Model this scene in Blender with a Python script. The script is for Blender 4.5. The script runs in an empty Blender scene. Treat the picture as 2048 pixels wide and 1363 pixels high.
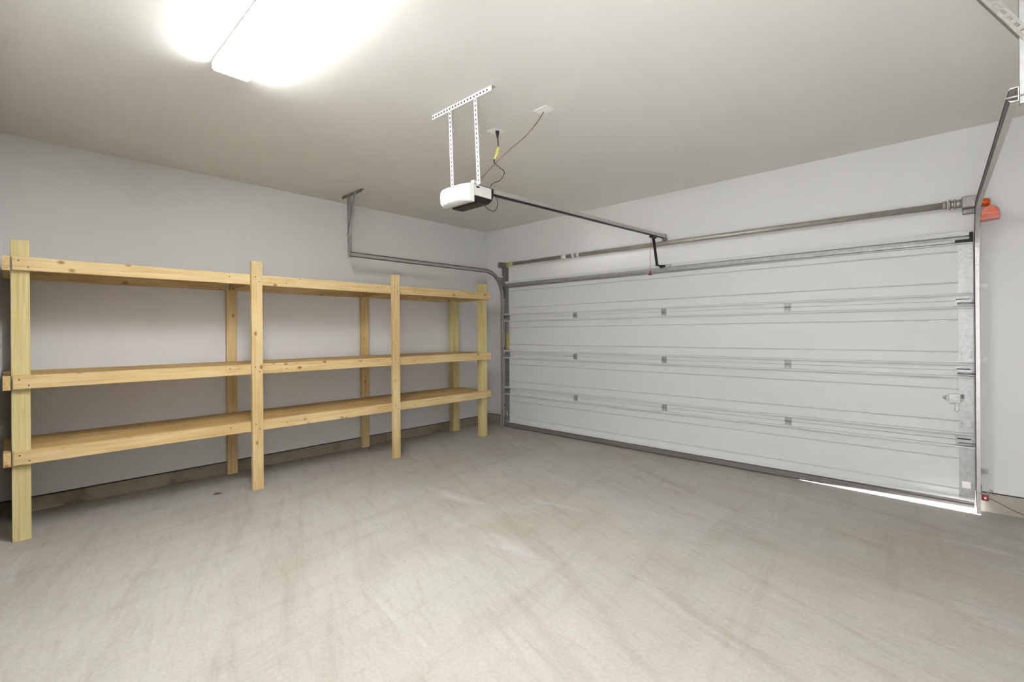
import bpy, bmesh, math, random
from mathutils import Vector, Matrix
random.seed(7)
SC = bpy.context.scene
COL = SC.collection
PI = math.pi

# ------------------------------------------------------------------ dimensions (metres)
CAM = (5.2246, -4.9916, 1.3602)
YAW, ROLL = 0.755153, -0.0071802
F_PX, V0 = 948.752, 664.79
H = 2.885                       # ceiling
BACK = -5.045                   # wall behind the photographer
RIGHT = 6.05
X0, DW, DH = 0.431, 4.877, 2.101   # garage door
X1 = X0 + DW
XC = X0 + DW / 2
CURB = 0.122

# ------------------------------------------------------------------ materials
def new_mat(name):
    m = bpy.data.materials.new(name); m.use_nodes = True
    nt = m.node_tree
    return m, nt, nt.nodes['Principled BSDF']

def N(nt, t, **kw):
    n = nt.nodes.new(t)
    for k, v in kw.items(): setattr(n, k, v)
    return n

def lin(c):
    return tuple(((x / 12.92) if x <= 0.04045 else ((x + 0.055) / 1.055) ** 2.4) for x in c) + (1,)

def flat(name, rgb, rough=0.5, metal=0.0, spec=None):
    m, nt, b = new_mat(name)
    b.inputs['Base Color'].default_value = lin(rgb)
    b.inputs['Roughness'].default_value = rough
    b.inputs['Metallic'].default_value = metal
    if spec is not None: b.inputs['Specular IOR Level'].default_value = spec
    return m

def ramp(nt, stops):
    r = N(nt, 'ShaderNodeValToRGB')
    el = r.color_ramp.elements
    while len(el) < len(stops): el.new(0.5)
    for e, (p, c) in zip(el, stops):
        e.position = p; e.color = lin(c)
    return r

def noise(nt, vec, scale, detail=4, rough=0.55, dist=0.0):
    n = N(nt, 'ShaderNodeTexNoise')
    n.inputs['Scale'].default_value = scale; n.inputs['Detail'].default_value = detail
    n.inputs['Roughness'].default_value = rough; n.inputs['Distortion'].default_value = dist
    if vec is not None: nt.links.new(vec, n.inputs['Vector'])
    return n

def mapping(nt, scale=(1, 1, 1), rot=(0, 0, 0), loc=(0, 0, 0), src='Object'):
    tc = N(nt, 'ShaderNodeTexCoord'); mp = N(nt, 'ShaderNodeMapping')
    mp.inputs['Scale'].default_value = scale; mp.inputs['Rotation'].default_value = rot
    mp.inputs['Location'].default_value = loc
    nt.links.new(tc.outputs[src], mp.inputs['Vector'])
    return mp.outputs['Vector']

def mix(nt, a, b, fac, mode='MIX'):
    m = N(nt, 'ShaderNodeMix', data_type='RGBA', blend_type=mode)
    for s, v in ((m.inputs[0], fac), (m.inputs[6], a), (m.inputs[7], b)):
        if hasattr(v, 'is_linked') or hasattr(v, 'links'): nt.links.new(v, s)
        else: s.default_value = v
    return m.outputs[2]

def bump(nt, b, height, strength, dist=0.01):
    bp = N(nt, 'ShaderNodeBump')
    bp.inputs['Strength'].default_value = strength; bp.inputs['Distance'].default_value = dist
    nt.links.new(height, bp.inputs['Height']); nt.links.new(bp.outputs['Normal'], b.inputs['Normal'])

def paint_mat(name, rgb, tex=0.10):
    m, nt, b = new_mat(name)
    v = mapping(nt)
    n1 = noise(nt, v, 0.9, 3)
    c = tuple(x * 0.975 for x in rgb)
    r = ramp(nt, ((0.3, c), (0.7, rgb)))
    nt.links.new(n1.outputs['Fac'], r.inputs[0]); nt.links.new(r.outputs[0], b.inputs['Base Color'])
    n2 = noise(nt, v, 70, 3)
    bump(nt, b, n2.outputs['Fac'], tex, 0.004)
    b.inputs['Roughness'].default_value = 0.75
    b.inputs['Specular IOR Level'].default_value = 0.25
    return m

def wood_mat(name, axis, light, mid, dark, knots=True):
    """pine: grain stretched along one axis, small dark knots, shifted for each board"""
    m, nt, b = new_mat(name)
    tc = N(nt, 'ShaderNodeTexCoord'); oi = N(nt, 'ShaderNodeObjectInfo')
    off = N(nt, 'ShaderNodeVectorMath', operation='MULTIPLY_ADD')
    cmb = N(nt, 'ShaderNodeCombineXYZ')
    for i in range(3): nt.links.new(oi.outputs['Random'], cmb.inputs[i])
    nt.links.new(cmb.outputs[0], off.inputs[0]); off.inputs[1].default_value = (37, 23, 51)
    nt.links.new(tc.outputs['Object'], off.inputs[2])
    sc = [22, 22, 22]; sc[axis] = 0.9
    mp = N(nt, 'ShaderNodeMapping'); mp.inputs['Scale'].default_value = sc
    nt.links.new(off.outputs[0], mp.inputs['Vector'])
    g = noise(nt, mp.outputs[0], 2.2, 5, 0.6, 0.6)
    r = ramp(nt, ((0.25, dark), (0.48, mid), (0.75, light)))
    nt.links.new(g.outputs['Fac'], r.inputs[0])
    sc2 = [3.0, 3.0, 3.0]; sc2[axis] = 1.1
    mp3 = N(nt, 'ShaderNodeMapping'); mp3.inputs['Scale'].default_value = sc2
    nt.links.new(off.outputs[0], mp3.inputs['Vector'])
    big = noise(nt, mp3.outputs[0], 1.2, 2)
    rb = ramp(nt, ((0.35, (0.90, 0.86, 0.78)), (0.65, (1, 1, 1))))
    nt.links.new(big.outputs['Fac'], rb.inputs[0])
    col = mix(nt, r.outputs[0], rb.outputs[0], 0.8, 'MULTIPLY')
    if knots:
        sc3 = [9.0, 9.0, 9.0]; sc3[axis] = 6.0
        mp2 = N(nt, 'ShaderNodeMapping'); mp2.inputs['Scale'].default_value = sc3
        nt.links.new(off.outputs[0], mp2.inputs['Vector'])
        vo = N(nt, 'ShaderNodeTexVoronoi'); vo.inputs['Scale'].default_value = 1.0
        vo.inputs['Randomness'].default_value = 1.0
        nt.links.new(mp2.outputs[0], vo.inputs['Vector'])
        rk = ramp(nt, ((0.05, (1, 1, 1)), (0.16, (0, 0, 0))))
        nt.links.new(vo.outputs['Distance'], rk.inputs[0])
        col = mix(nt, col, lin((0.50, 0.34, 0.17)), rk.outputs[0])
    nt.links.new(col, b.inputs['Base Color'])
    b.inputs['Roughness'].default_value = 0.62
    b.inputs['Specular IOR Level'].default_value = 0.3
    bump(nt, b, g.outputs['Fac'], 0.12, 0.002)
    return m

def steel_mat(name, a, c, rough=0.42, metal=0.8, scale=35):
    m, nt, b = new_mat(name)
    n = noise(nt, mapping(nt), scale, 3)
    r = ramp(nt, ((0.35, a), (0.65, c)))
    nt.links.new(n.outputs['Fac'], r.inputs[0]); nt.links.new(r.outputs[0], b.inputs['Base Color'])
    b.inputs['Metallic'].default_value = metal; b.inputs['Roughness'].default_value = rough
    return m

def emit_mat(name, rgb, strength):
    m, nt, b = new_mat(name)
    b.inputs['Base Color'].default_value = lin((0.9, 0.9, 0.9))
    b.inputs['Emission Color'].default_value = (*rgb, 1); b.inputs['Emission Strength'].default_value = strength
    return m

def concrete_mat():
    m, nt, b = new_mat('broomed_concrete')
    v = mapping(nt)
    n1 = noise(nt, v, 0.75, 5, 0.6, 0.4)
    r1 = ramp(nt, ((0.30, (0.61, 0.59, 0.560)), (0.5, (0.64, 0.622, 0.594)), (0.72, (0.665, 0.650, 0.624))))
    nt.links.new(n1.outputs['Fac'], r1.inputs[0])
    # sweeping trowel and tyre streaks: along the shelf on one side, slanting towards the door on the other
    def streak(ang, scale, loc, nscale, lo, hi):
        rv = N(nt, 'ShaderNodeMapping'); rv.inputs['Rotation'].default_value = (0, 0, ang); rv.inputs['Location'].default_value = loc
        nt.links.new(v, rv.inputs['Vector'])
        sv = N(nt, 'ShaderNodeMapping'); sv.inputs['Scale'].default_value = scale
        nt.links.new(rv.outputs[0], sv.inputs['Vector'])
        sn = noise(nt, sv.outputs[0], nscale, 6, 0.66, 0.5)
        r = ramp(nt, ((0.27, lo), (0.47, hi), (0.62, (1, 1, 1))))
        nt.links.new(sn.outputs['Fac'], r.inputs[0])
        return r.outputs[0]
    c = mix(nt, r1.outputs[0], streak(0.42, (0.6, 6.0, 1), (0, 0, 0), 1.1, (0.86, 0.85, 0.825), (0.985, 0.985, 0.985)), 0.62, 'MULTIPLY')
    c = mix(nt, c, streak(-0.10, (6.5, 0.7, 1), (3, 1, 0), 1.0, (0.87, 0.865, 0.845), (0.985, 0.985, 0.985)), 0.55, 'MULTIPLY')
    c = mix(nt, c, streak(0.25, (3.5, 22, 1), (5, 2, 0), 1.0, (0.90, 0.895, 0.88), (0.985, 0.985, 0.985)), 0.7, 'MULTIPLY')
    # faint warm stains
    n3 = noise(nt, mapping(nt, (1, 1, 1), (0, 0, 0), (11, 4, 0)), 0.9, 3, 0.5, 0.5)
    r3 = ramp(nt, ((0.52, (1, 1, 1)), (0.72, (0.97, 0.925, 0.885))))
    nt.links.new(n3.outputs['Fac'], r3.inputs[0])
    c = mix(nt, c, r3.outputs[0], 0.5, 'MULTIPLY')
    # pale powdery smears
    n5 = noise(nt, mapping(nt, (0.7, 3.2, 1), (0, 0, 0.35), (2, 7, 0)), 0.9, 4, 0.6, 0.6)
    r5 = ramp(nt, ((0.62, (0, 0, 0)), (0.78, (1, 1, 1))))
    nt.links.new(n5.outputs['Fac'], r5.inputs[0])
    c = mix(nt, c, lin((0.70, 0.685, 0.675)), r5.outputs[0])
    n4 = noise(nt, v, 55, 4, 0.7)
    r4 = ramp(nt, ((0.3, (0.90, 0.895, 0.88)), (0.62, (1, 1, 1))))
    nt.links.new(n4.outputs['Fac'], r4.inputs[0])
    c = mix(nt, c, r4.outputs[0], 0.6, 'MULTIPLY')
    nt.links.new(c, b.inputs['Base Color'])
    b.inputs['Roughness'].default_value = 0.62
    b.inputs['Specular IOR Level'].default_value = 0.3
    bump(nt, b, n4.outputs['Fac'], 0.08, 0.003)
    return m

def curb_mat(name, stops):
    m, nt, b = new_mat(name)
    n1 = noise(nt, mapping(nt), 1.6, 8, 0.72, 0.4)
    r = ramp(nt, stops)
    nt.links.new(n1.outputs['Fac'], r.inputs[0]); nt.links.new(r.outputs[0], b.inputs['Base Color'])
    b.inputs['Roughness'].default_value = 0.9
    bump(nt, b, n1.outputs['Fac'], 0.4, 0.01)
    return m

M = {}
M['wall'] = paint_mat('wall_paint', (0.835, 0.83, 0.823))
M['ceiling'] = paint_mat('ceiling_paint', (0.88, 0.868, 0.838), 0.14)
M['floor'] = concrete_mat()
M['curb'] = curb_mat('stained_shaded_curb_concrete', ((0.30, (0.22, 0.19, 0.15)), (0.45, (0.48, 0.44, 0.37)), (0.75, (0.60, 0.56, 0.49))))  # dark stains, plus the shade along the left wall put into the colour
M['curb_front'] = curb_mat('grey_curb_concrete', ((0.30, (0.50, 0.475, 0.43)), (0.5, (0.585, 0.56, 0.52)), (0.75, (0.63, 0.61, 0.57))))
PINE = ((0.82, 0.745, 0.595), (0.775, 0.68, 0.495), (0.695, 0.57, 0.365))
TREATED = ((0.80, 0.755, 0.59), (0.75, 0.695, 0.49), (0.67, 0.60, 0.37))
PLY = ((0.80, 0.70, 0.51), (0.75, 0.63, 0.41), (0.64, 0.50, 0.29))
M['pine_x'] = wood_mat('pine_grain_across', 0, *PINE)
M['pine_y'] = wood_mat('pine_grain_along', 1, *PINE)
M['pine_z'] = wood_mat('pine_grain_upright', 2, *PINE)
M['treated_z'] = wood_mat('treated_pine_upright', 2, *TREATED, knots=False)
M['ply'] = wood_mat('shelf_board_wood', 1, *PLY)
M['door'] = flat('door_white_steel', (0.76, 0.762, 0.758), 0.5)
M['groove'] = flat('door_crease_paint', (0.80, 0.795, 0.785), 0.5)
M['galv'] = steel_mat('galvanized_steel', (0.61, 0.61, 0.605), (0.67, 0.67, 0.665), 0.52, 0.85)
M['galv_dark'] = steel_mat('dark_galvanized_steel', (0.50, 0.49, 0.47), (0.56, 0.55, 0.535), 0.55, 0.8)  # plain darker tone; on the right diagonal brace it stands in for shade
M['lip'] = steel_mat('shaded_track_lip', (0.30, 0.29, 0.27), (0.38, 0.365, 0.34), 0.5, 0.6)  # channel lips darkened: their shading and dark reflections put into the colour
M['track'] = steel_mat('track_steel', (0.70, 0.69, 0.67), (0.74, 0.73, 0.71), 0.45, 0.6)
M['white_metal'] = flat('white_painted_steel', (0.70, 0.70, 0.695), 0.6)
M['tube'] = steel_mat('torsion_tube_steel', (0.60, 0.585, 0.55), (0.66, 0.645, 0.61), 0.5, 0.6, 12)
M['black'] = flat('black_plastic', (0.035, 0.032, 0.03), 0.4)
M['hole'] = flat('dark_hole', (0.10, 0.095, 0.09), 0.8)
M['hole_grey'] = flat('grey_punched_hole', (0.42, 0.42, 0.42), 0.8)
M['rubber'] = flat('dark_rubber_seal', (0.36, 0.345, 0.325), 0.55)
M['white_plastic'] = flat('white_plastic', (0.94, 0.94, 0.915), 0.35)
M['cover'] = flat('opener_light_cover_plastic', (0.84, 0.84, 0.82), 0.5)
M['opener_grey'] = flat('light_grey_sheet_metal', (0.79, 0.78, 0.76), 0.4)
M['orange'] = flat('orange_plastic', (0.73, 0.28, 0.04), 0.2)
M['screw'] = flat('dark_screw_head', (0.20, 0.15, 0.10), 0.5, 0.3)
M['red'] = flat('red_cord', (0.70, 0.18, 0.18), 0.5)
M['dark_red'] = flat('dark_red_plastic', (0.35, 0.08, 0.10), 0.35)
M['led'] = emit_mat('red_led', (1.0, 0.08, 0.14), 2.5)
M['wire_brown'] = flat('brown_bell_wire', (0.40, 0.30, 0.24), 0.5)
M['wire_yellow'] = flat('yellow_cable', (0.76, 0.72, 0.36), 0.5)
M['label_white'] = flat('white_label_paper', (0.90, 0.885, 0.875), 0.6)
M['label_red'] = flat('faded_red_print', (0.83, 0.66, 0.66), 0.6)
M['label_grey'] = flat('faded_grey_print', (0.68, 0.66, 0.655), 0.6)
M['label_yellow'] = flat('yellow_label', (0.70, 0.66, 0.32), 0.6)
M['lens'] = emit_mat('glowing_diffuser', (0.975, 1.0, 1.03), 80.0)
M['end_cap'] = emit_mat('translucent_end_cap', (1.0, 1.0, 1.0), 1.3)
M['leaf'] = flat('dry_brown_leaf', (0.30, 0.24, 0.16), 0.8)
M['drive'] = flat('driveway_concrete', (0.78, 0.77, 0.75), 0.8)

# ------------------------------------------------------------------ mesh helpers
class MB:
    def __init__(s): s.bm = bmesh.new()
    def box(s, a, b, mi=0):
        x0, y0, z0 = a; x1, y1, z1 = b
        v = [s.bm.verts.new(p) for p in ((x0,y0,z0),(x1,y0,z0),(x1,y1,z0),(x0,y1,z0),(x0,y0,z1),(x1,y0,z1),(x1,y1,z1),(x0,y1,z1))]
        for f in ((0,3,2,1),(4,5,6,7),(0,1,5,4),(1,2,6,5),(2,3,7,6),(3,0,4,7)):
            s.bm.faces.new([v[i] for i in f]).material_index = mi
        return s
    def obox(s, c, size, mat3, mi=0):
        """box of given size, axes = columns of mat3"""
        hx, hy, hz = (d / 2 for d in size); c = Vector(c)
        v = [s.bm.verts.new(c + mat3 @ Vector(p)) for p in ((-hx,-hy,-hz),(hx,-hy,-hz),(hx,hy,-hz),(-hx,hy,-hz),(-hx,-hy,hz),(hx,-hy,hz),(hx,hy,hz),(-hx,hy,hz))]
        for f in ((0,3,2,1),(4,5,6,7),(0,1,5,4),(1,2,6,5),(2,3,7,6),(3,0,4,7)):
            s.bm.faces.new([v[i] for i in f]).material_index = mi
        return s
    def bar(s, p, q, w, t, up=(0, 0, 1), mi=0):
        p, q = Vector(p), Vector(q); d = (q - p)
        z = d.normalized(); x = Vector(up).cross(z)
        if x.length < 1e-4: x = Vector((1, 0, 0)).cross(z)
        x.normalize(); y = z.cross(x)
        m = Matrix((x, y, z)).transposed()
        return s.obox((p + q) / 2, (w, t, d.length), m, mi)
    def prism(s, prof, axis, a, b, mi=0, cap=True):
        """closed 2D profile extruded along axis; profile coords fill the other two axes in order"""
        def P(uv, t):
            l = list(uv); l.insert(axis, t); return l
        r0 = [s.bm.verts.new(P(p, a)) for p in prof]; r1 = [s.bm.verts.new(P(p, b)) for p in prof]
        n = len(prof)
        for i in range(n):
            j = (i + 1) % n
            s.bm.faces.new((r0[i], r0[j], r1[j], r1[i])).material_index = mi
        if cap:
            s.bm.faces.new(r0[::-1]).material_index = mi; s.bm.faces.new(r1).material_index = mi
        return s
    def tube(s, pts, r, seg=10, mi=0, cap=True):
        pts = [Vector(p) for p in pts]; rings = []
        rs = r if isinstance(r, (list, tuple)) else [r] * len(pts)
        t0 = (pts[1] - pts[0]).normalized()
        ref = Vector((0, 0, 1)) if abs(t0.z) < 0.9 else Vector((1, 0, 0))
        x = ref.cross(t0).normalized()
        for i, p in enumerate(pts):
            t = (pts[min(i + 1, len(pts) - 1)] - pts[max(i - 1, 0)]).normalized()
            x = (x - t * x.dot(t)).normalized(); y = t.cross(x)
            rings.append([s.bm.verts.new(p + (x * math.cos(k * 2 * PI / seg) + y * math.sin(k * 2 * PI / seg)) * rs[i]) for k in range(seg)])
        for a, b in zip(rings, rings[1:]):
            for k in range(seg):
                f = s.bm.faces.new((a[k], a[(k+1) % seg], b[(k+1) % seg], b[k])); f.smooth = True; f.material_index = mi
        if cap:
            s.bm.faces.new(rings[0][::-1]).material_index = mi; s.bm.faces.new(rings[-1]).material_index = mi
        return s
    def sweep(s, pts, frames, prof, mi=0, closed=True, special=()):
        """profile (u,v) swept through points with (U,V) frames"""
        rings = [[s.bm.verts.new(Vector(p) + Vector(U) * u + Vector(V) * v) for u, v in prof] for p, (U, V) in zip(pts, frames)]
        n = len(prof)
        for a, b in zip(rings, rings[1:]):
            for k in range(n if closed else n - 1):
                s.bm.faces.new((a[k], a[(k+1) % n], b[(k+1) % n], b[k])).material_index = 1 if k in special else mi
        if closed:
            s.bm.faces.new(rings[0][::-1]).material_index = mi; s.bm.faces.new(rings[-1]).material_index = mi
        return s
    def build(s, name, mat, parent=None, bevel=0.0, seg=2, label=None):
        bmesh.ops.recalc_face_normals(s.bm, faces=s.bm.faces[:])
        me = bpy.data.meshes.new(name); s.bm.to_mesh(me); s.bm.free()
        o = bpy.data.objects.new(name, me); COL.objects.link(o)
        for m in (mat if isinstance(mat, (list, tuple)) else [mat]): me.materials.append(m)
        if parent is not None:
            o.parent = parent
            w = Vector((0, 0, 0)); q = parent
            while q is not None: w += q.location; q = q.parent
            o.location = -w           # meshes are written in world coordinates
        if bevel:
            md = o.modifiers.new('bevel', 'BEVEL'); md.width = bevel; md.segments = seg; md.limit_method = 'ANGLE'; md.angle_limit = 0.6
        if label: o['label'] = label
        return o

def tag(o, label, cat, group=None):
    o['label'] = label; o['category'] = cat
    if group: o['group'] = group
    return o

def thing(name, loc, label, cat, group=None):
    o = bpy.data.objects.new(name, None); COL.objects.link(o); o.location = loc; o.empty_display_size = 0.1
    return tag(o, label, cat, group)

def structure(mb, name, mat, parent=None, bevel=0):
    o = mb.build(name, mat, parent, bevel)
    if parent is None: o['kind'] = 'structure'
    return o

def recentre(o):
    """move the origin of a parentless mesh to its bounding-box centre"""
    c = sum((Vector(k) for k in o.bound_box), Vector()) / 8
    o.data.transform(Matrix.Translation(-c)); o.location = o.location + c
    return o

def smooth_curve(pts, n=8):
    """Catmull-Rom through the points"""
    P = [Vector(p) for p in pts]; P = [P[0] * 2 - P[1]] + P + [P[-1] * 2 - P[-2]]; out = []
    for i in range(1, len(P) - 2):
        a, b, c, d = P[i-1:i+3]
        for k in range(n):
            t = k / n
            out.append(0.5 * ((2*b) + (c-a)*t + (2*a-5*b+4*c-d)*t*t + (3*b-a-3*c+d)*t**3))
    out.append(P[-2]); return out

# ------------------------------------------------------------------ the setting
structure(MB().box((-0.2, BACK - 1.4, -0.12), (RIGHT + 0.2, 0.14, 0)), 'floor', M['floor'])
structure(MB().box((-8, 0.14, -0.16), (14, 9, -0.012)), 'driveway', M['drive'])
structure(MB().box((-0.2, BACK - 1.4, H), (RIGHT + 0.2, 0.3, H + 0.12)), 'ceiling', M['ceiling'])
structure(MB().box((-0.15, BACK - 0.15, CURB), (0, 0.15, H)), 'wall_left', M['wall'])
mb = MB()
mb.box((0, 0, 0.150), (X0 + 0.03, 0.15, H)).box((X1 - 0.03, 0, 0.150), (RIGHT, 0.15, H)).box((X0 + 0.03, 0, DH - 0.03), (X1 - 0.03, 0.15, H))
structure(mb, 'wall_front', M['wall'])
structure(MB().box((RIGHT, BACK - 0.15, 0), (RIGHT + 0.15, 0.15, H)), 'wall_right', M['wall'])
# behind the photographer: a doorway to a small lobby
DOA, DOB = 4.62, 5.72
mb = MB()
mb.box((0, BACK - 0.15, 0), (DOA, BACK, H)).box((DOB, BACK - 0.15, 0), (RIGHT, BACK, H)).box((DOA, BACK - 0.15, 2.12), (DOB, BACK, H))
mb.box((DOA - 0.1, BACK - 1.4, 0), (DOA, BACK - 0.15, H)).box((DOB, BACK - 1.4, 0), (DOB + 0.1, BACK - 0.15, H)).box((DOA, BACK - 1.4, 0), (DOB, BACK - 1.3, H))
structure(mb, 'wall_back', M['wall'])
# raw concrete stem wall below the drywall
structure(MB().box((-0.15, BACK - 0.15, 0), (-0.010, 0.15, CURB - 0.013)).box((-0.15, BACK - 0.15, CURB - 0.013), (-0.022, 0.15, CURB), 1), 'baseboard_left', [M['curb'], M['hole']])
mb = MB()
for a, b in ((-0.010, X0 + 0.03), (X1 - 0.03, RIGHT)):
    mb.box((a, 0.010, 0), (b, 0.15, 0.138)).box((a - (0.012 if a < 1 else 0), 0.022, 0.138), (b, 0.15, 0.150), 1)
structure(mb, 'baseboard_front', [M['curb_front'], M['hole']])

# ------------------------------------------------------------------ storage shelf
SX = 0.680                       # face of the corner posts
FX = SX + 0.038                  # face of the long rails
YL, YR = -4.973, -0.612          # ends of the long rails
shelf = thing('storage_shelf', (0.36, -2.8, 0), 'long three-tier raw pine lumber shelf along the left wall', 'shelf')
PT = 2.0
def board(name, a, b, mat, label=None):
    return MB().box(a, b).build(name, mat, shelf, 0.0025, 2, label)
YP = ((-4.979, -4.889), (-3.540, -3.451), (-2.128, -2.040), (-0.740, -0.651))
board('post', (SX - 0.089, YP[0][0], 0), (SX, YP[0][1], PT), M['treated_z'], 'greenish treated front corner post at the near end')
board('post', (FX, YP[1][0], 0), (FX + 0.038, YP[1][1], PT), M['pine_z'])
board('post', (FX, YP[2][0], 0), (FX + 0.038, YP[2][1], PT), M['pine_z'])
board('post', (SX - 0.089, YP[3][0], 0), (SX, YP[3][1], PT), M['treated_z'], 'yellowish treated front corner post by the garage door')
# rear posts against the wall
board('post', (0.052, YP[0][0], 0), (0.141, YP[0][1], 1.80), M['treated_z'])
board('post', (0.014, YP[1][0] + 0.004, 0), (0.052, YP[1][1] + 0.004, 1.80), M['pine_z'])
board('post', (0.014, YP[2][0] + 0.02, 0), (0.052, YP[2][1] + 0.03, 1.80), M['pine_z'])
board('post', (0.052, YP[3][0] - 0.04, 0), (0.141, YP[3][1] - 0.02, 1.80), M['treated_z'])
LEVELS = (0.600, 1.100, 1.886)    # top of the boards
for zt in LEVELS:
    t = 0.012; z1 = zt - t; z0 = z1 - 0.083
    fr = board('front_rail', (SX, YL, zt - 0.090), (FX, YR, zt), M['pine_y'])
    board('rear_rail', (0.014, YL + 0.093, z0), (0.052, YP[1][0] + 0.003, z1), M['pine_y'])
    board('rear_rail', (0.014, YP[1][1] + 0.005, z0), (0.052, YP[2][0] + 0.019, z1), M['pine_y'])
    board('rear_rail', (0.014, YP[2][1] + 0.031, z0), (0.052, YR - 0.04, z1), M['pine_y'])
    board('end_rail', (0.012, YL - 0.045, zt - 0.095), (FX - 0.006, YL - 0.0085, zt - 0.002), M['pine_x'])
    board('end_rail', (0.054, YP[3][1], z0), (SX - 0.001, YP[3][1] + 0.037, z1), M['pine_x'])
    for y in (YP[1][0] + 0.02, YP[2][0] + 0.025):
        board('cross_joist', (0.055, y, z0), (SX - 0.001, y + 0.038, z1), M['pine_x'])
    # boards: two lengths per tier, notched round the corner posts
    for a, b in ((YP[0][1] + 0.002, -2.088), (-2.084, YP[3][0] - 0.062)):
        board('shelf_board', (0.055, a, z1 + 0.0005), (SX - 0.001, b, zt - 0.0002), M['ply'])
    board('shelf_board', (0.145, YP[3][0] - 0.060, z1 + 0.0005), (SX - 0.092, YR - 0.003, zt - 0.0002), M['ply'])
    board('shelf_board', (0.145, YL + 0.002, z1 + 0.0005), (SX - 0.092, YP[0][1], zt - 0.0002), M['ply'])
    # screw heads
    zc = zt - 0.045
    def screw(x, y, z):
        MB().tube([(x - 0.002, y, z), (x + 0.0012, y, z)], 0.0048, 8).build('screw', M['screw'], fr)
    for y, dz in ((YL + 0.03, 0.018), (YL + 0.075, -0.022), (YR - 0.085, 0.02), (YR - 0.06, -0.02)):
        screw(FX, y, zc + dz)
    for yp in (YP[1], YP[2]):
        screw(FX + 0.038, yp[0] + 0.028, zc + 0.02); screw(FX + 0.038, yp[0] + 0.062, zc - 0.02)
        screw(FX, yp[0] - 0.16, zc + 0.012); screw(FX, yp[1] + 0.22, zc - 0.01)

# ------------------------------------------------------------------ overhead garage door
door = thing('door_1', (XC, -0.03, 0), 'closed white sectional overhead garage door on the far wall', 'garage door')
door['kind'] = 'structure'
SH = DH / 4
YS = -0.046                       # inner skin
for k in range(4):
    a, b = k * SH + (0.070 if k == 0 else 0.0015), (k + 1) * SH - 0.0015
    base, top = k * SH, (k + 1) * SH
    YO = -0.0008
    pr = [(YO, a)] + ([(-0.014, a), (-0.014, a + 0.014), (-0.034, a + 0.014), (-0.034, a)] if k else []) + [(YS - 0.004, a)]
    def crease(z):
        return [(YS - 0.004, z - 0.006), (YS + 0.0045, z - 0.001), (YS + 0.0045, z + 0.001), (YS - 0.004, z + 0.006)]
    if k == 0:
        pr += [(YS - 0.012, a + 0.0), (YS - 0.012, 0.088), (YS - 0.004, 0.090)]
    else:
        pr += [(YS - 0.004, base + 0.040), (YS - 0.025, base + 0.038), (YS - 0.029, base + 0.046), (YS - 0.025, base + 0.054), (YS - 0.004, base + 0.057)]
    pr += crease(base + (0.152 if k == 0 else 0.139)) + crease(top - (0.144 if k < 3 else 0.150))
    if k < 3:
        pr += [(YS - 0.004, top - 0.057), (YS - 0.025, top - 0.0585), (YS - 0.029, top - 0.051), (YS - 0.025, top - 0.043), (YS - 0.004, top - 0.040)]
    pr += [(YS - 0.004, b)] + ([(-0.032, b), (-0.032, b + 0.012), (-0.016, b + 0.012), (-0.016, b)] if k < 3 else []) + [(YO, b)]
    sec = MB().prism(pr, 0, X0, X1).build('door_section', M['door'], door)
    # galvanized end stiles with punched holes
    for xa, xb in ((X0 + 0.002, X0 + 0.085), (X1 - 0.085, X1 - 0.002)):
        za, zb = base + (0.092 if k == 0 else 0.060), top - (0.060 if k < 3 else 0.102)
        mb = MB().box((xa, YS - 0.0075, za), (xb, YS + 0.001, zb))
        for hx, hz in ((0.2, 0.1), (0.85, 0.1), (0.2, 0.15), (0.85, 0.15), (0.2, 0.19), (0.85, 0.2), (0.5, 0.5)) if k != 3 else ((0.2, 0.9), (0.85, 0.9), (0.2, 0.8), (0.85, 0.8), (0.85, 0.72), (0.5, 0.5)):
            x = xa + (xb - xa) * hx; z = za + (zb - za) * hz
            mb.tube([(x, YS - 0.004, z), (x, YS - 0.0082, z)], 0.0038, 8, 1)
        mb.build('end_stile', [M['galv'], M['hole_grey']], sec)
# hinges
def hinge_mid(x, z):
    mb = MB()
    y = YS - 0.004
    mb.box((x - 0.028, y - 0.003, z + 0.006), (x + 0.028, y, z + 0.036)).box((x - 0.028, y - 0.003, z - 0.036), (x + 0.028, y, z - 0.006))
    mb.tube([(x - 0.028, y - 0.006, z), (x + 0.028, y - 0.006, z)], 0.0055, 8)
    for dx in (-0.016, 0.016):
        for dz in (-0.022, 0.022):
            mb.tube([(x + dx, y - 0.002, z + dz), (x + dx, y - 0.006, z + dz)], 0.0048, 6, 1)
    mb.box((x - 0.022, y - 0.0045, z + 0.007), (x + 0.022, y - 0.003, z + 0.011), 1).box((x - 0.022, y - 0.0045, z - 0.011), (x + 0.022, y - 0.003, z - 0.007), 1)
    mb.build('hinge', [M['galv'], M['hole_grey']], door)
for k in (1, 2, 3):
    for x in (1.678, 2.868, 4.074): hinge_mid(x, k * SH)
    for s in (-1, 1):
        xe = X0 if s < 0 else X1
        xa, xb = sorted((xe + s * -0.003, xe + s * -0.105))
        z = k * SH; y = YS - 0.004; mb = MB()
        mb.box((xa, y - 0.004, z + 0.004), (xb, y, z + 0.040)).box((xa + 0.012, y - 0.022, z - 0.036), (xb - 0.004, y, z - 0.030))
        mb.box((xa, y - 0.004, z - 0.038), (xb, y, z - 0.006)).box((xa + 0.010, y - 0.024, z + 0.008), (xb - 0.018, y, z + 0.013), 1)
        mb.box((xa + 0.012, y - 0.030, z - 0.012), (xb - 0.008, y - 0.004, z + 0.008))
        h = mb.build('end_hinge', [M['galv'], M['hole']], door)
        MB().tube([(xe - s * 0.09, y - 0.034, z - 0.022), (xe + s * 0.014, y - 0.034, z - 0.022)], 0.0055, 8).build('roller_shaft', M['galv'], h)
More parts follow.
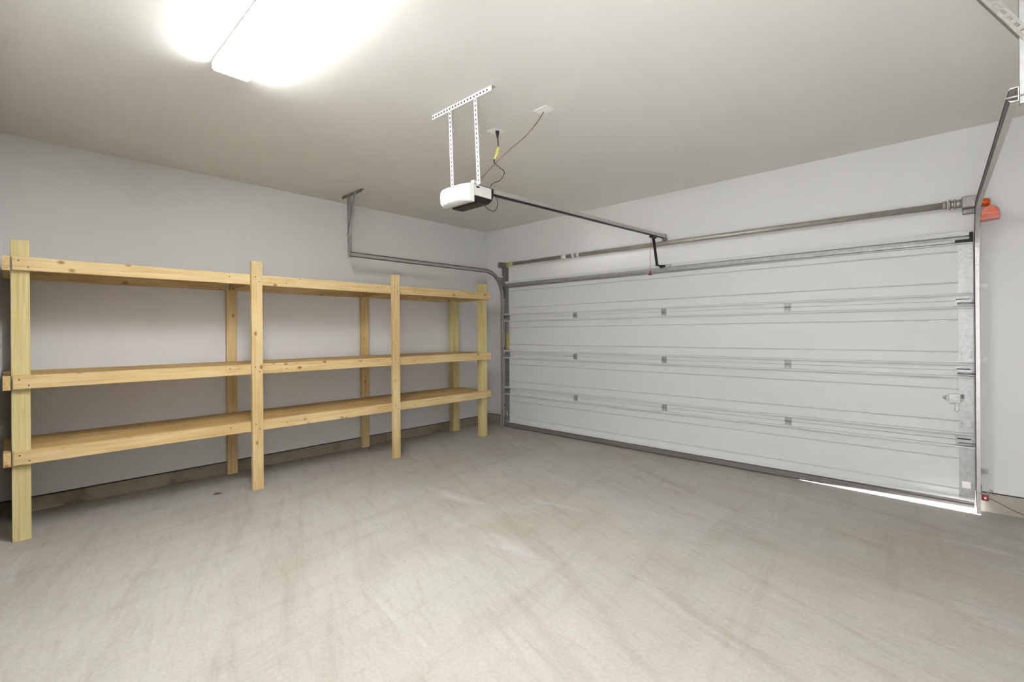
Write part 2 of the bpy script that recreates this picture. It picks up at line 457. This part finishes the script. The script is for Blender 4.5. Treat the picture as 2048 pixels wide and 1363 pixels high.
# top strut: galvanized hat channel across the top section
zs = DH - 0.036
pr = [(YS - 0.004, zs), (YS - 0.030, zs - 0.002), (YS - 0.046, zs - 0.014), (YS - 0.050, zs - 0.036), (YS - 0.046, zs - 0.050), (YS - 0.020, zs - 0.054), (YS - 0.018, zs - 0.062), (YS - 0.004, zs - 0.064)]
MB().prism(pr, 0, X0 + 0.005, X1 - 0.005).build('top_strut', M['galv'], door)
# top roller brackets and bottom brackets
for s in (-1, 1):
    xe = X0 if s < 0 else X1
    mb = MB()
    xa, xb = sorted((xe - s * 0.002, xe - s * 0.10))
    mb.box((xa, YS - 0.062, DH - 0.085), (xb, YS - 0.058, DH - 0.070)).box((xa, YS - 0.062, DH - 0.087), (xb, YS - 0.004, DH - 0.083))
    xa, xb = sorted((xe - s * 0.002, xe - s * 0.022))
    mb.box((xa, YS - 0.060, DH - 0.07), (xb, YS - 0.006, DH - 0.02))
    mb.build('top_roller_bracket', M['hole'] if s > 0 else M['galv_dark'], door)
    xa, xb = sorted((xe - s * 0.003, xe - s * 0.088))
    MB().box((xa, YS - 0.024, 0.088), (xb, YS - 0.003, 0.104)).box((xa, YS - 0.010, 0.09), (xb, YS - 0.003, 0.112)).build('bottom_bracket', M['galv'], door)
# bottom retainer and rubber seal; the seal lifts off the slab at the right
mb = MB()
segs = 30; rows = []
for i in range(segs + 1):
    x = X0 + 0.002 + (DW - 0.004) * i / segs
    zl = 0.0005 + max(0.0, (x - 4.05)) / 1.25 * 0.012
    prof = [(-0.012, 0.072), (YS - 0.006, 0.072), (YS - 0.016, 0.066), (YS - 0.010, 0.058), (YS - 0.019, 0.046), (YS - 0.020, zl + 0.016), (YS - 0.010, zl + 0.002), (YS + 0.006, zl), (-0.016, zl + 0.003)]
    rows.append([mb.bm.verts.new((x, y, z)) for y, z in prof])
for a, b in zip(rows, rows[1:]):
    n = len(a)
    for j in range(n): mb.bm.faces.new((a[j], a[(j+1) % n], b[(j+1) % n], b[j]))
mb.bm.faces.new(rows[0]); mb.bm.faces.new(rows[-1][::-1])
mb.build('bottom_seal', M['rubber'], door)
# operator bracket on the top section
MB().box((XC - 0.016, -0.110, 2.052), (XC + 0.016, -0.106, 2.084)).box((XC - 0.016, -0.125, 2.058), (XC + 0.05, -0.106, 2.080)).build('operator_bracket', M['black'], door)
MB().box((XC + 0.05, -0.116, 2.055), (XC + 0.11, -0.106, 2.086)).build('bracket_plate', M['galv'], door)
# slide lock near the right edge
mb = MB().box((5.168, YS - 0.020, 0.800), (5.232, YS - 0.004, 0.872)).box((5.150, YS - 0.010, 0.815), (5.245, YS - 0.004, 0.858))
mb.box((5.202, YS - 0.018, 0.742), (5.224, YS - 0.006, 0.805)).tube([(5.152, YS - 0.012, 0.838), (5.134, YS - 0.012, 0.838)], 0.011, 10)
lock = mb.build('slide_lock', M['galv'], door, 0.002)
MB().box((5.236, YS - 0.024, 0.838), (5.252, YS - 0.006, 0.868)).build('lock_bolt', M['hole_grey'], lock)
# warning label under the right end of the upper hinge line
mb = MB()
yl = YS - 0.0012
mb.box((5.057, yl, 1.352), (5.172, YS + 0.001, 1.432))
y2 = yl - 0.0006
for xa, xb, za, zb, mi in ((5.094, 5.118, 1.398, 1.418, 1), (5.128, 5.158, 1.404, 1.416, 2), (5.092, 5.150, 1.386, 1.393, 2), (5.086, 5.160, 1.374, 1.381, 1), (5.074, 5.158, 1.364, 1.369, 3)):
    mb.box((xa, y2, za), (xb, yl, zb), mi)
mb.prism([(5.064, 1.408), (5.086, 1.408), (5.085, 1.416), (5.075, 1.420), (5.071, 1.426), (5.067, 1.416)], 1, y2, yl, 4)   # filled below
mb.build('warning_label', [M['label_white'], M['label_red'], M['label_red'], M['label_grey'], M['black']], door)
MB().box((X1 - 0.070, YS - 0.0088, 0.165), (X1 - 0.022, YS - 0.007, 0.215)).build('small_label', M['label_white'], door)
MB().box((X0 + 0.030, YS - 0.0088, 0.170), (X0 + 0.050, YS - 0.007, 0.225)).build('small_label', M['label_white'], door)
MB().box((X0 + 0.038, YS - 0.0092, 1.125), (X0 + 0.080, YS - 0.007, 1.352)).build('yellow_label', M['label_yellow'], door)

# ------------------------------------------------------------------ door tracks
def make_track(s, yend, zt, label, splay=0.0):
    """s=-1 left, +1 right; C channel open towards the door"""
    xe = (X0 if s < 0 else X1)
    web = xe + s * 0.030; lip = xe + s * 0.006
    root = thing('door_track', (web, -0.1, 0), label, 'garage door track', 'garage door tracks')
    R = 0.33; yc = -0.088
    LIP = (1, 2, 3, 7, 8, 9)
    def chan(path):
        """path: list of (y, z, ny, nz) with n pointing to the room side of the channel"""
        t = 0.0022; hw = 0.026
        prof = [(0, -hw), (s * -0.022, -hw), (s * -0.026, -hw + 0.006), (s * -0.026, -hw + 0.009), (s * -0.0225, -hw + 0.0045), (s * -t, -hw + t), (s * -t, hw - t), (s * -0.0225, hw - 0.0045), (s * -0.026, hw - 0.009), (s * -0.026, hw - 0.006), (s * -0.022, hw), (0, hw)]
        return [(web, y, z) for y, z, _, _ in path], [((1, 0, 0), (0, ny, nz)) for _, _, ny, nz in path], prof
    zb = zt - R
    vert = [(yc, 0.004, -1, 0), (yc, zb - 0.06, -1, 0)]
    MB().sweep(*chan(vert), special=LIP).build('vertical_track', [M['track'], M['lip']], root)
    arc = [(yc, zb - 0.058, -1, 0)]
    for i in range(0, 15):
        a = PI / 2 * i / 14
        arc.append((yc - R + R * math.cos(a), zb + R * math.sin(a), -math.cos(a), -math.sin(a)))
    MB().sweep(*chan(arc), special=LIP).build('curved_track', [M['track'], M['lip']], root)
    hor = [(yc - R - 0.001, zt, 0, -1), (yend, zt, 0, -1)]
    hp, hf, hprof = chan(hor); hp[1] = (web + s * splay, yend, zt)
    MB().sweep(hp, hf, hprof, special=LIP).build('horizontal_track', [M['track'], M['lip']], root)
    # brackets to the wall
    for z in (0.30, 1.13, 1.68, 1.89) if s > 0 else (0.30, 1.13, 1.60):
        a, b = sorted((web, web + s * 0.030))
        mb = MB().box((a, -0.004, z - 0.02), (b + (0.012 if s > 0 else 0), -0.0005, z + 0.02))
        a, b = sorted((web + s * 0.0005, web + s * 0.004))
        mb.box((a, -0.112, z - 0.018), (b, -0.0005, z + 0.018))
        mb.tube([(web + s * 0.02, -0.003, z), (web + s * 0.02, -0.010, z)], 0.006, 8)
        mb.build('wall_bracket', M['galv'], root)
    # flag bracket behind the curve
    a, b = sorted((web + s * 0.0005, web + s * 0.004))
    MB().prism([(-0.001, 1.86), (-0.09, 1.86), (-0.16, 2.10), (-0.14, 2.16), (-0.001, 2.16)], 0, a, b).build('flag_bracket', M['track'], root)
    # rear hanger: punched angle up to the ceiling, brace towards the room, angle on the ceiling
    yh = yend + 0.010
    def angle(p, q, nrm, side, name, mat, w=0.032):
        """L section: one leg in plane with normal nrm, holes along it"""
        p, q = Vector(p), Vector(q); d = (q - p).normalized(); L = (q - p).length
        nrm = Vector(nrm); side = Vector(side); mb = MB(); t = 0.0025
        m1 = Matrix((side, nrm, d)).transposed()
        for u in (0.17, 0.83): mb.obox((p + q) / 2 + side * w * u, (w * 0.34, t, L), m1)
        mb.obox((p + q) / 2 - nrm * (w / 2), (t, w, L), m1)
        n = int(L / 0.036)
        for i in range(n + 1):
            mb.obox(p + d * min(max(i * 0.036, 0.009), L - 0.009) + side * w * 0.5, (w * 0.34, t, 0.018), m1)
        return mb.build(name, mat, root)
    xh = web + s * (0.004 + splay)
    angle((xh, yh, zt - 0.035), (xh, yh, H), (0, -1, 0), (s, 0, 0), 'hanger_strap', M['galv'])
    dirv = Vector((-s * 0.155, 0, H - 0.002 - (zt + 0.20))).normalized()
    sd = Vector((0, -1, 0)).cross(dirv) * (1 if s < 0 else -1)
    angle((xh + s * (0.004 if s < 0 else 0.022), yh - 0.006, zt + (0.20 if s < 0 else 0.17)), (xh - s * (0.15 if s < 0 else 0.25), yh - 0.006, H - 0.004), (0, -1, 0), sd, 'diagonal_brace', M['galv'] if s < 0 else M['galv_dark'], 0.030)  # same steel on both sides; right brace has its shade put into the colour
    a, b = sorted((xh + s * 0.15, xh - s * (0.27 if s < 0 else 0.42)))
    MB().box((a, yh + 0.0025, H - 0.034), (b, yh + 0.005, H - 0.0005)).box((a, yh + 0.004, H - 0.003), (b, yh + 0.036, H - 0.0005)).build('ceiling_angle', M['galv_dark'], root)
    MB().tube([(xh - s * 0.045, yh - 0.001, zt - 0.006), (xh + s * 0.02, yh - 0.001, zt - 0.006)], 0.004, 8).build('bolt', M['galv'], root)
    return root
make_track(-1, -2.452, 2.226, 'steel door track on the left, running over the end of the wooden shelf')
make_track(1, -2.452, 2.222, 'steel door track at the right edge of the garage door, beside the orange drum', 0.052)

# ------------------------------------------------------------------ torsion tube above the door
ts = thing('torsion_bar', (XC, -0.08, 2.32), 'grey torsion spring tube mounted across the wall above the garage door', 'spring tube')
TA, TB = Vector((0.400, -0.085, 2.338)), Vector((5.255, -0.085, 2.304))
def on_tube(x): return TA + (TB - TA) * ((x - TA.x) / (TB.x - TA.x))
MB().tube([on_tube(0.47), on_tube(5.16)], 0.0245, 16).build('tube', M['tube'], ts)
MB().tube([on_tube(0.52), on_tube(0.64)], 0.0250, 16).build('yellow_label', M['label_yellow'], ts)
for xa, xb in ((1.50, 1.575), (1.66, 1.70), (1.74, 1.775)):
    MB().tube([on_tube(xa), on_tube(xb)], 0.0249, 16).build('white_label', M['label_white'], ts)
mb = MB()
mb.tube([on_tube(5.14), on_tube(5.165)], 0.031, 14).tube([on_tube(5.175), on_tube(5.185)], 0.040, 14).tube([on_tube(5.185), on_tube(5.205)], 0.028, 14).tube([on_tube(5.205), on_tube(5.213)], 0.040, 14).tube([on_tube(5.213), on_tube(5.245)], 0.031, 14)
mb.build('winding_collar', M['tube'], ts)
MB().box((5.247, -0.128, 2.262), (5.340, -0.040, 2.345)).box((5.250, -0.042, 2.23), (5.335, -0.0005, 2.35)).build('end_bracket', M['galv_dark'], ts, 0.006)
MB().box((0.372, -0.128, 2.300), (0.412, -0.040, 2.378)).box((0.368, -0.042, 2.19), (0.416, -0.0005, 2.38)).tube([(0.412, -0.085, 2.338), (0.475, -0.085, 2.338)], 0.030, 14).build('end_bracket', M['galv_dark'], ts, 0.004)
MB().box((0.425, -0.075, 2.02), (0.429, -0.0005, 2.31)).box((0.425, -0.004, 2.02), (0.466, -0.0005, 2.31)).build('jamb_angle', M['galv_dark'], ts)
# orange cable drum at the right end: stepped body, round outer hub
dz, dy = 2.205, -0.098
dm = MB()
dm.tube([(5.345, dy + 0.03, 2.292), (5.352, dy + 0.03, 2.292), (5.385, dy + 0.03, 2.292), (5.398, dy + 0.03, 2.292)], [0.020, 0.030, 0.030, 0.020], 18)
drum = dm.build('cable_drum', M['orange'], ts)
dd = MB()
arcp = []
for i in range(13):
    a = PI * i / 12
    arcp.append((5.394 + 0.048 * math.cos(a) * (1.0 if math.cos(a) > 0 else 0.95), 2.196 + 0.054 * math.sin(a)))
arcp += [(5.346, 2.150), (5.446, 2.158)]
dd.prism(arcp, 1, dy - 0.045, dy + 0.05)
dd.box((5.352, dy - 0.049, 2.178), (5.438, dy - 0.044, 2.190)).box((5.354, dy - 0.048, 2.204), (5.434, dy - 0.044, 2.212))
dd.build('drum_cover', M['orange'], drum, 0.006, 3)

# ------------------------------------------------------------------ garage door opener
op = thing('garage_door_opener', (XC + 0.005, -2.88, 2.19), 'white garage door opener hanging from the ceiling on perforated straps', 'garage door opener')
OX0, OX1 = 2.742, 3.002
OY0, OY1 = -2.972, -2.815
def zo(y): return 2.300
# grey side casing on a dark chassis with a rounded belly
belly = [(OY0, 2.236), (OY0 + 0.01, 2.215), (OY0 + 0.045, 2.192), (OY1 - 0.03, 2.192), (OY1 + 0.006, 2.225), (OY1 + 0.020, 2.262), (OY1 + 0.022, 2.304), (OY0 - 0.008, 2.304)]
MB().prism(belly, 0, OX0, OX1).build('chassis', M['black'], op, 0.004)
panel = MB().box((OX1 - 0.002, OY0 + 0.004, 2.232), (OX1 + 0.003, OY1 - 0.006, 2.299)).build('side_panel', M['opener_grey'], op)
MB().box((OX0 - 0.003, OY0 + 0.004, 2.232), (OX0 + 0.002, OY1 - 0.006, 2.299)).build('side_panel', M['opener_grey'], op)
MB().box((OX1 + 0.0025, OY0 + 0.018, 2.281), (OX1 + 0.004, OY0 + 0.046, 2.292)).build('slot', M['hole'], panel)
MB().box((OX0 + 0.01, OY0, 2.304), (OX1 - 0.004, OY1 + 0.015, 2.309)).tube([(XC, OY1 - 0.03, 2.309), (XC, OY1 - 0.03, 2.330)], 0.045, 20).build('top_plate', M['galv'], op)
# bulged white light cover
cv = MB()
rings = []
nx, nr = 12, 10
for i in range(nx + 1):
    u = i / nx; x = OX0 - 0.012 + (OX1 - OX0 + 0.018) * u
    e = 1 - abs(2 * u - 1) ** 5
    ring = []
    for j in range(nr + 1):
        v = j / nr
        ang = PI * v
        yy = OY0 - 0.002 - (0.040 + 0.050 * e) * (math.sin(ang) ** 0.55 if 0 < v < 1 else 0)
        zz = 2.246 + 0.058 * math.copysign(abs(math.cos(ang)) ** 0.7, math.cos(ang))
        if v > 0.5: zz -= 0.012 * e * math.sin(ang)
        ring.append(cv.bm.verts.new((x, yy, zz)))
    rings.append(ring)
for a, b in zip(rings, rings[1:]):
    for j in range(nr):
        f = cv.bm.faces.new((a[j], a[j+1], b[j+1], b[j])); f.smooth = True
for r in (rings[0], rings[-1]): cv.bm.faces.new(r)
for a, b in zip(rings, rings[1:]): cv.bm.faces.new((a[0], b[0], b[nr], a[nr]))
cv.build('light_cover', M['cover'], op)
# straps and ceiling bar, punched
def punched(p, q, w, nrm, name, pitch=0.030):
    p, q = Vector(p), Vector(q); d = (q - p).normalized(); L = (q - p).length; nrm = Vector(nrm)
    sd = d.cross(nrm).normalized(); m = Matrix((sd, nrm, d)).transposed(); mb = MB()
    mb.obox((p + q) / 2, (w, 0.003, L), m)
    for i in range(int(L / pitch)):
        mb.obox(p + d * (pitch / 2 + i * pitch) + nrm * 0.0013, (0.0100, 0.0016, 0.0125), m, 1)
    return mb
punched((2.737, -2.944, H - 0.004), (2.760, -2.944, 2.300), 0.030, (0, -1, 0), 's').build('hanger_strap', [M['white_metal'], M['hole']], op)
punched((2.988, -2.944, H - 0.004), (3.018, -2.944, 2.300), 0.030, (0, -1, 0), 's').build('hanger_strap', [M['white_metal'], M['hole']], op)
mb = punched((2.548, -2.948, H - 0.019), (3.145, -2.948, H - 0.019), 0.034, (0, -1, 0), 's')
mb.box((2.548, -2.946, H - 0.0035), (3.145, -2.912, H - 0.0005))
mb.build('ceiling_bar', [M['white_metal'], M['hole']], op)
MB().box((2.962, -2.962, 2.300), (2.990, -2.930, 2.333)).build('strap_foot', M['white_metal'], op, 0.003)
MB().box((2.748, -2.962, 2.300), (2.772, -2.930, 2.318)).build('strap_foot', M['white_metal'], op, 0.003)
# rail to the wall with the dark belt beneath
RA, RB = Vector((XC, OY1 - 0.02, 2.333)), Vector((XC, -0.030, 2.405))
MB().bar(RA, RB, 0.034, 0.030).build('rail', M['track'], op)
dv = (RB - RA).normalized()
MB().bar(RA + Vector((0, 0, -0.021)), RB + Vector((0, -0.03, -0.021)), 0.020, 0.010).build('drive_belt', M['black'], op)
MB().box((XC - 0.022, -0.040, 2.362), (XC + 0.022, -0.0005, 2.385)).box((XC - 0.012, -0.035, 2.380), (XC + 0.012, -0.0005, 2.43)).build('header_bracket', M['galv_dark'], op)
MB().box((XC - 0.018, -0.345, 2.352), (XC + 0.018, -0.245, 2.378)).build('trolley', M['black'], op, 0.003)
ARM = MB().bar((XC, -0.295, 2.385), (XC, -0.205, 2.065), 0.012, 0.026, (1, 0, 0)).bar((XC, -0.212, 2.075), (XC, -0.118, 2.070), 0.012, 0.024, (1, 0, 0))
ARM.build('door_arm', M['black'], op)
cord = MB().tube([(XC - 0.005, -0.325, 2.36), (XC - 0.006, -0.345, 2.20), (XC - 0.006, -0.352, 2.00)], 0.0018, 6).build('release_cord', M['red'], op)
MB().tube([(XC - 0.006, -0.352, 2.005), (XC - 0.006, -0.352, 1.985), (XC - 0.006, -0.352, 1.965)], [0.004, 0.009, 0.007], 10).bar((XC - 0.026, -0.352, 1.962), (XC + 0.014, -0.352, 1.962), 0.010, 0.012).build('release_handle', M['dark_red'], cord)
MB().tube(smooth_curve([(2.90, -2.80, 2.235), (2.885, -2.735, 2.205), (2.905, -2.695, 2.198), (2.94, -2.70, 2.225), (2.945, -2.72, 2.28), (2.93, -2.80, 2.306)]), 0.0024, 6).build('loop_wire', M['black'], op)

# ------------------------------------------------------------------ ceiling boxes and their wires
def ceiling_box(x, y, sx, sy, label, cat):
    t = thing('ceiling_outlet' if cat == 'outlet' else 'ceiling_wire_plate', (x, y, H), label, cat)
    MB().box((x - sx / 2, y - sy / 2, H - 0.006), (x + sx / 2, y + sy / 2, H - 0.0002)).build('cover_plate', M['white_plastic'], t, 0.002)
    return t
o1 = ceiling_box(2.684, -2.455, 0.095, 0.100, 'white ceiling outlet with the black opener plug in it', 'outlet')
MB().box((2.654, -2.471, H - 0.010), (2.688, -2.439, H - 0.006)).build('socket', M['white_plastic'], o1, 0.001)
o2 = ceiling_box(3.163, -2.468, 0.118, 0.088, 'white ceiling plate the thin brown wire comes out of', 'wire plate')
MB().box((3.12, -2.474, H - 0.0085), (3.20, -2.462, H - 0.006)).build('plate_ridge', M['white_plastic'], o2, 0.001)
pc = thing('power_cord', (2.70, -2.455, 2.85), 'black and yellow power cord dangling from the ceiling outlet', 'cord')
MB().tube([(2.700, -2.455, H - 0.0065), (2.700, -2.455, H - 0.022), (2.703, -2.457, H - 0.05), (2.706, -2.459, H - 0.062)], [0.015, 0.014, 0.008, 0.006], 12).build('plug', M['black'], pc)
MB().tube(smooth_curve([(2.706, -2.459, H - 0.06), (2.722, -2.47, 2.785), (2.728, -2.475, 2.745)]), 0.0045, 8).build('plug_cable', M['black'], pc)
MB().tube(smooth_curve([(2.728, -2.475, 2.747), (2.718, -2.485, 2.70), (2.705, -2.495, 2.655)]), 0.0062, 8).tube(smooth_curve([(2.733, -2.470, 2.747), (2.730, -2.480, 2.70), (2.709, -2.495, 2.655)]), 0.004, 8).build('cable_tie', M['wire_yellow'], pc)
MB().tube(smooth_curve([(2.705, -2.495, 2.657), (2.709, -2.50, 2.635), (2.716, -2.50, 2.620)]), 0.0055, 8).build('cable_sleeve', M['black'], pc)
MB().tube(smooth_curve([(2.716, -2.50, 2.621), (2.768, -2.50, 2.575), (2.815, -2.50, 2.53), (2.80, -2.53, 2.47), (2.775, -2.58, 2.44), (2.79, -2.66, 2.36), (2.83, -2.80, 2.318)]), 0.0028, 8).build('cable', M['black'], pc)
lw = MB().tube(smooth_curve([(3.152, -2.455, H - 0.009), (3.115, -2.49, 2.80), (3.07, -2.56, 2.70), (3.03, -2.66, 2.60), (3.01, -2.76, 2.50), (3.005, -2.85, 2.41), (3.006, -2.93, 2.325)]), 0.0032, 8).build('bell_wire', M['wire_brown'])
tag(lw, 'thin brown wire sagging from the ceiling plate to the opener', 'wire'); recentre(lw)

# ------------------------------------------------------------------ fluorescent ceiling light
LX0, LX1, LY0, LY1 = 2.212, 3.432, -4.207, -4.017
cl = thing('ceiling_light', ((LX0 + LX1) / 2, (LY0 + LY1) / 2, H), 'glowing white wraparound fluorescent light fixed to the ceiling', 'ceiling light')
MB().box((LX0 + 0.001, LY0 - 0.003, H - 0.016), (LX1 - 0.001, LY1 + 0.003, H - 0.0003)).build('base_tray', M['white_metal'], cl)
pr = [(LY0, H - 0.0165), (LY0 + 0.001, H - 0.042), (LY0 + 0.012, H - 0.052), (LY1 - 0.012, H - 0.052), (LY1 - 0.001, H - 0.042), (LY1, H - 0.0165)]
MB().prism(pr, 0, LX0 + 0.003, LX1 - 0.003).build('diffuser', M['lens'], cl)
for xa in (LX0, LX1 - 0.003):
    MB().prism([(LY0, H - 0.0165), (LY0, H - 0.042), (LY0 + 0.011, H - 0.053), (LY1 - 0.011, H - 0.053), (LY1, H - 0.042), (LY1, H - 0.0165)], 0, xa, xa + 0.003).build('end_cap', M['end_cap'], cl)

# ------------------------------------------------------------------ safety sensor, its wire, the leaf
sn = thing('safety_sensor', (5.352, -0.12, 0.14), 'small red-lit safety sensor at the foot of the right door track', 'sensor')
MB().box((5.340, -0.148, 0.118), (5.378, -0.108, 0.158)).build('housing', M['dark_red'], sn, 0.006, 3)
MB().tube([(5.360, -0.148, 0.138), (5.360, -0.152, 0.138)], 0.006, 12).build('lamp', M['led'], sn)
MB().box((5.3415, -0.112, 0.128), (5.345, -0.030, 0.200)).box((5.330, -0.124, 0.158), (5.366, -0.118, 0.164)).build('bracket', M['galv_dark'], sn)
MB().tube(smooth_curve([(5.365, -0.11, 0.15), (5.385, -0.09, 0.185), (5.40, -0.06, 0.175), (5.392, -0.05, 0.155)]), 0.003, 6).build('coiled_lead', M['label_grey'], sn)
sw = MB().tube(smooth_curve([(5.378, -0.125, 0.135), (5.42, -0.09, 0.11), (5.50, -0.05, 0.06), (5.60, -0.02, 0.022), (5.80, -0.015, 0.004), (6.0, -0.014, 0.004)]), 0.0028, 6).build('sensor_wire', M['wire_brown'])
tag(sw, 'thin dark wire trailing from the red sensor along the wall foot', 'wire'); recentre(sw)
lf = MB()
pts = smooth_curve([(0.60, -3.80, 0.004), (0.615, -3.785, 0.010), (0.622, -3.765, 0.011), (0.612, -3.738, 0.004)], 5)
lf.tube(pts, [0.001 + 0.0055 * math.sin(PI * i / (len(pts) - 1)) for i in range(len(pts))], 7)
lo = lf.build('dry_leaf', M['leaf'])
tag(lo, 'tiny curled dry leaf on the floor in front of the shelf', 'leaf'); recentre(lo)

# ------------------------------------------------------------------ light
w = bpy.data.worlds.new('World'); SC.world = w; w.use_nodes = True
nt = w.node_tree; bg = nt.nodes['Background']
sky = nt.nodes.new('ShaderNodeTexSky'); sky.sky_type = 'NISHITA'; sky.sun_disc = False
sky.sun_elevation = math.radians(48); sky.sun_rotation = math.radians(20)
nt.links.new(sky.outputs[0], bg.inputs['Color']); bg.inputs['Strength'].default_value = 0.9
sun = bpy.data.lights.new('sun', 'SUN'); sun.energy = 1100; sun.angle = math.radians(0.6); sun.color = (0.86, 0.90, 1.0)
so = bpy.data.objects.new('sun', sun); COL.objects.link(so); so.location = (2, 8, 6)
so.rotation_euler = Vector((0.55, -0.85, -0.14)).to_track_quat('-Z', 'Y').to_euler()
# added fill light in the unseen lobby, brightens the room from the camera side
ll = bpy.data.lights.new('lobby_fill', 'AREA'); ll.shape = 'RECTANGLE'; ll.size = 0.9; ll.size_y = 0.7; ll.energy = 52; ll.color = (0.98, 1.0, 1.03)
lo = bpy.data.objects.new('lobby_fill', ll); COL.objects.link(lo); lo.location = ((DOA + DOB) / 2, BACK - 0.35, 1.0)
lo.rotation_euler = Vector((-0.42, 1, 0.52)).to_track_quat('-Z', 'Z').to_euler()

# added fill: unseen spot bounced off the ceiling for soft overall light
pl = bpy.data.lights.new('bounce_fill', 'SPOT'); pl.energy = 1950; pl.shadow_soft_size = 0.08; pl.color = (0.98, 1.0, 1.03)
pl.spot_size = math.radians(80); pl.spot_blend = 0.8
po = bpy.data.objects.new('bounce_fill', pl); COL.objects.link(po); po.location = (5.15, -4.75, 1.75)
po.rotation_euler = Vector((-0.15, 0.0, 1.0)).to_track_quat('-Z', 'Y').to_euler()

# ------------------------------------------------------------------ camera
cd = bpy.data.cameras.new('camera'); co = bpy.data.objects.new('camera', cd); COL.objects.link(co)
cd.sensor_fit = 'HORIZONTAL'; cd.sensor_width = 36.0; cd.lens = F_PX * 36.0 / 2048
cd.shift_y = (V0 - 681.5) / 2048; cd.clip_start = 0.01
fw = Vector((-math.sin(YAW), math.cos(YAW), 0)); r0 = Vector((math.cos(YAW), math.sin(YAW), 0)); u0 = Vector((0, 0, 1))
rt = r0 * math.cos(ROLL) + u0 * math.sin(ROLL); up = u0 * math.cos(ROLL) - r0 * math.sin(ROLL)
co.matrix_world = Matrix.Translation(CAM) @ Matrix((rt, up, -fw)).transposed().to_4x4()
SC.camera = co
vs = SC.view_settings
SC.display_settings.display_device = 'sRGB'
vs.view_transform = 'Standard'; vs.look = 'None'; vs.gamma = 1.0; vs.use_curve_mapping = False
vs.exposure = 0.58
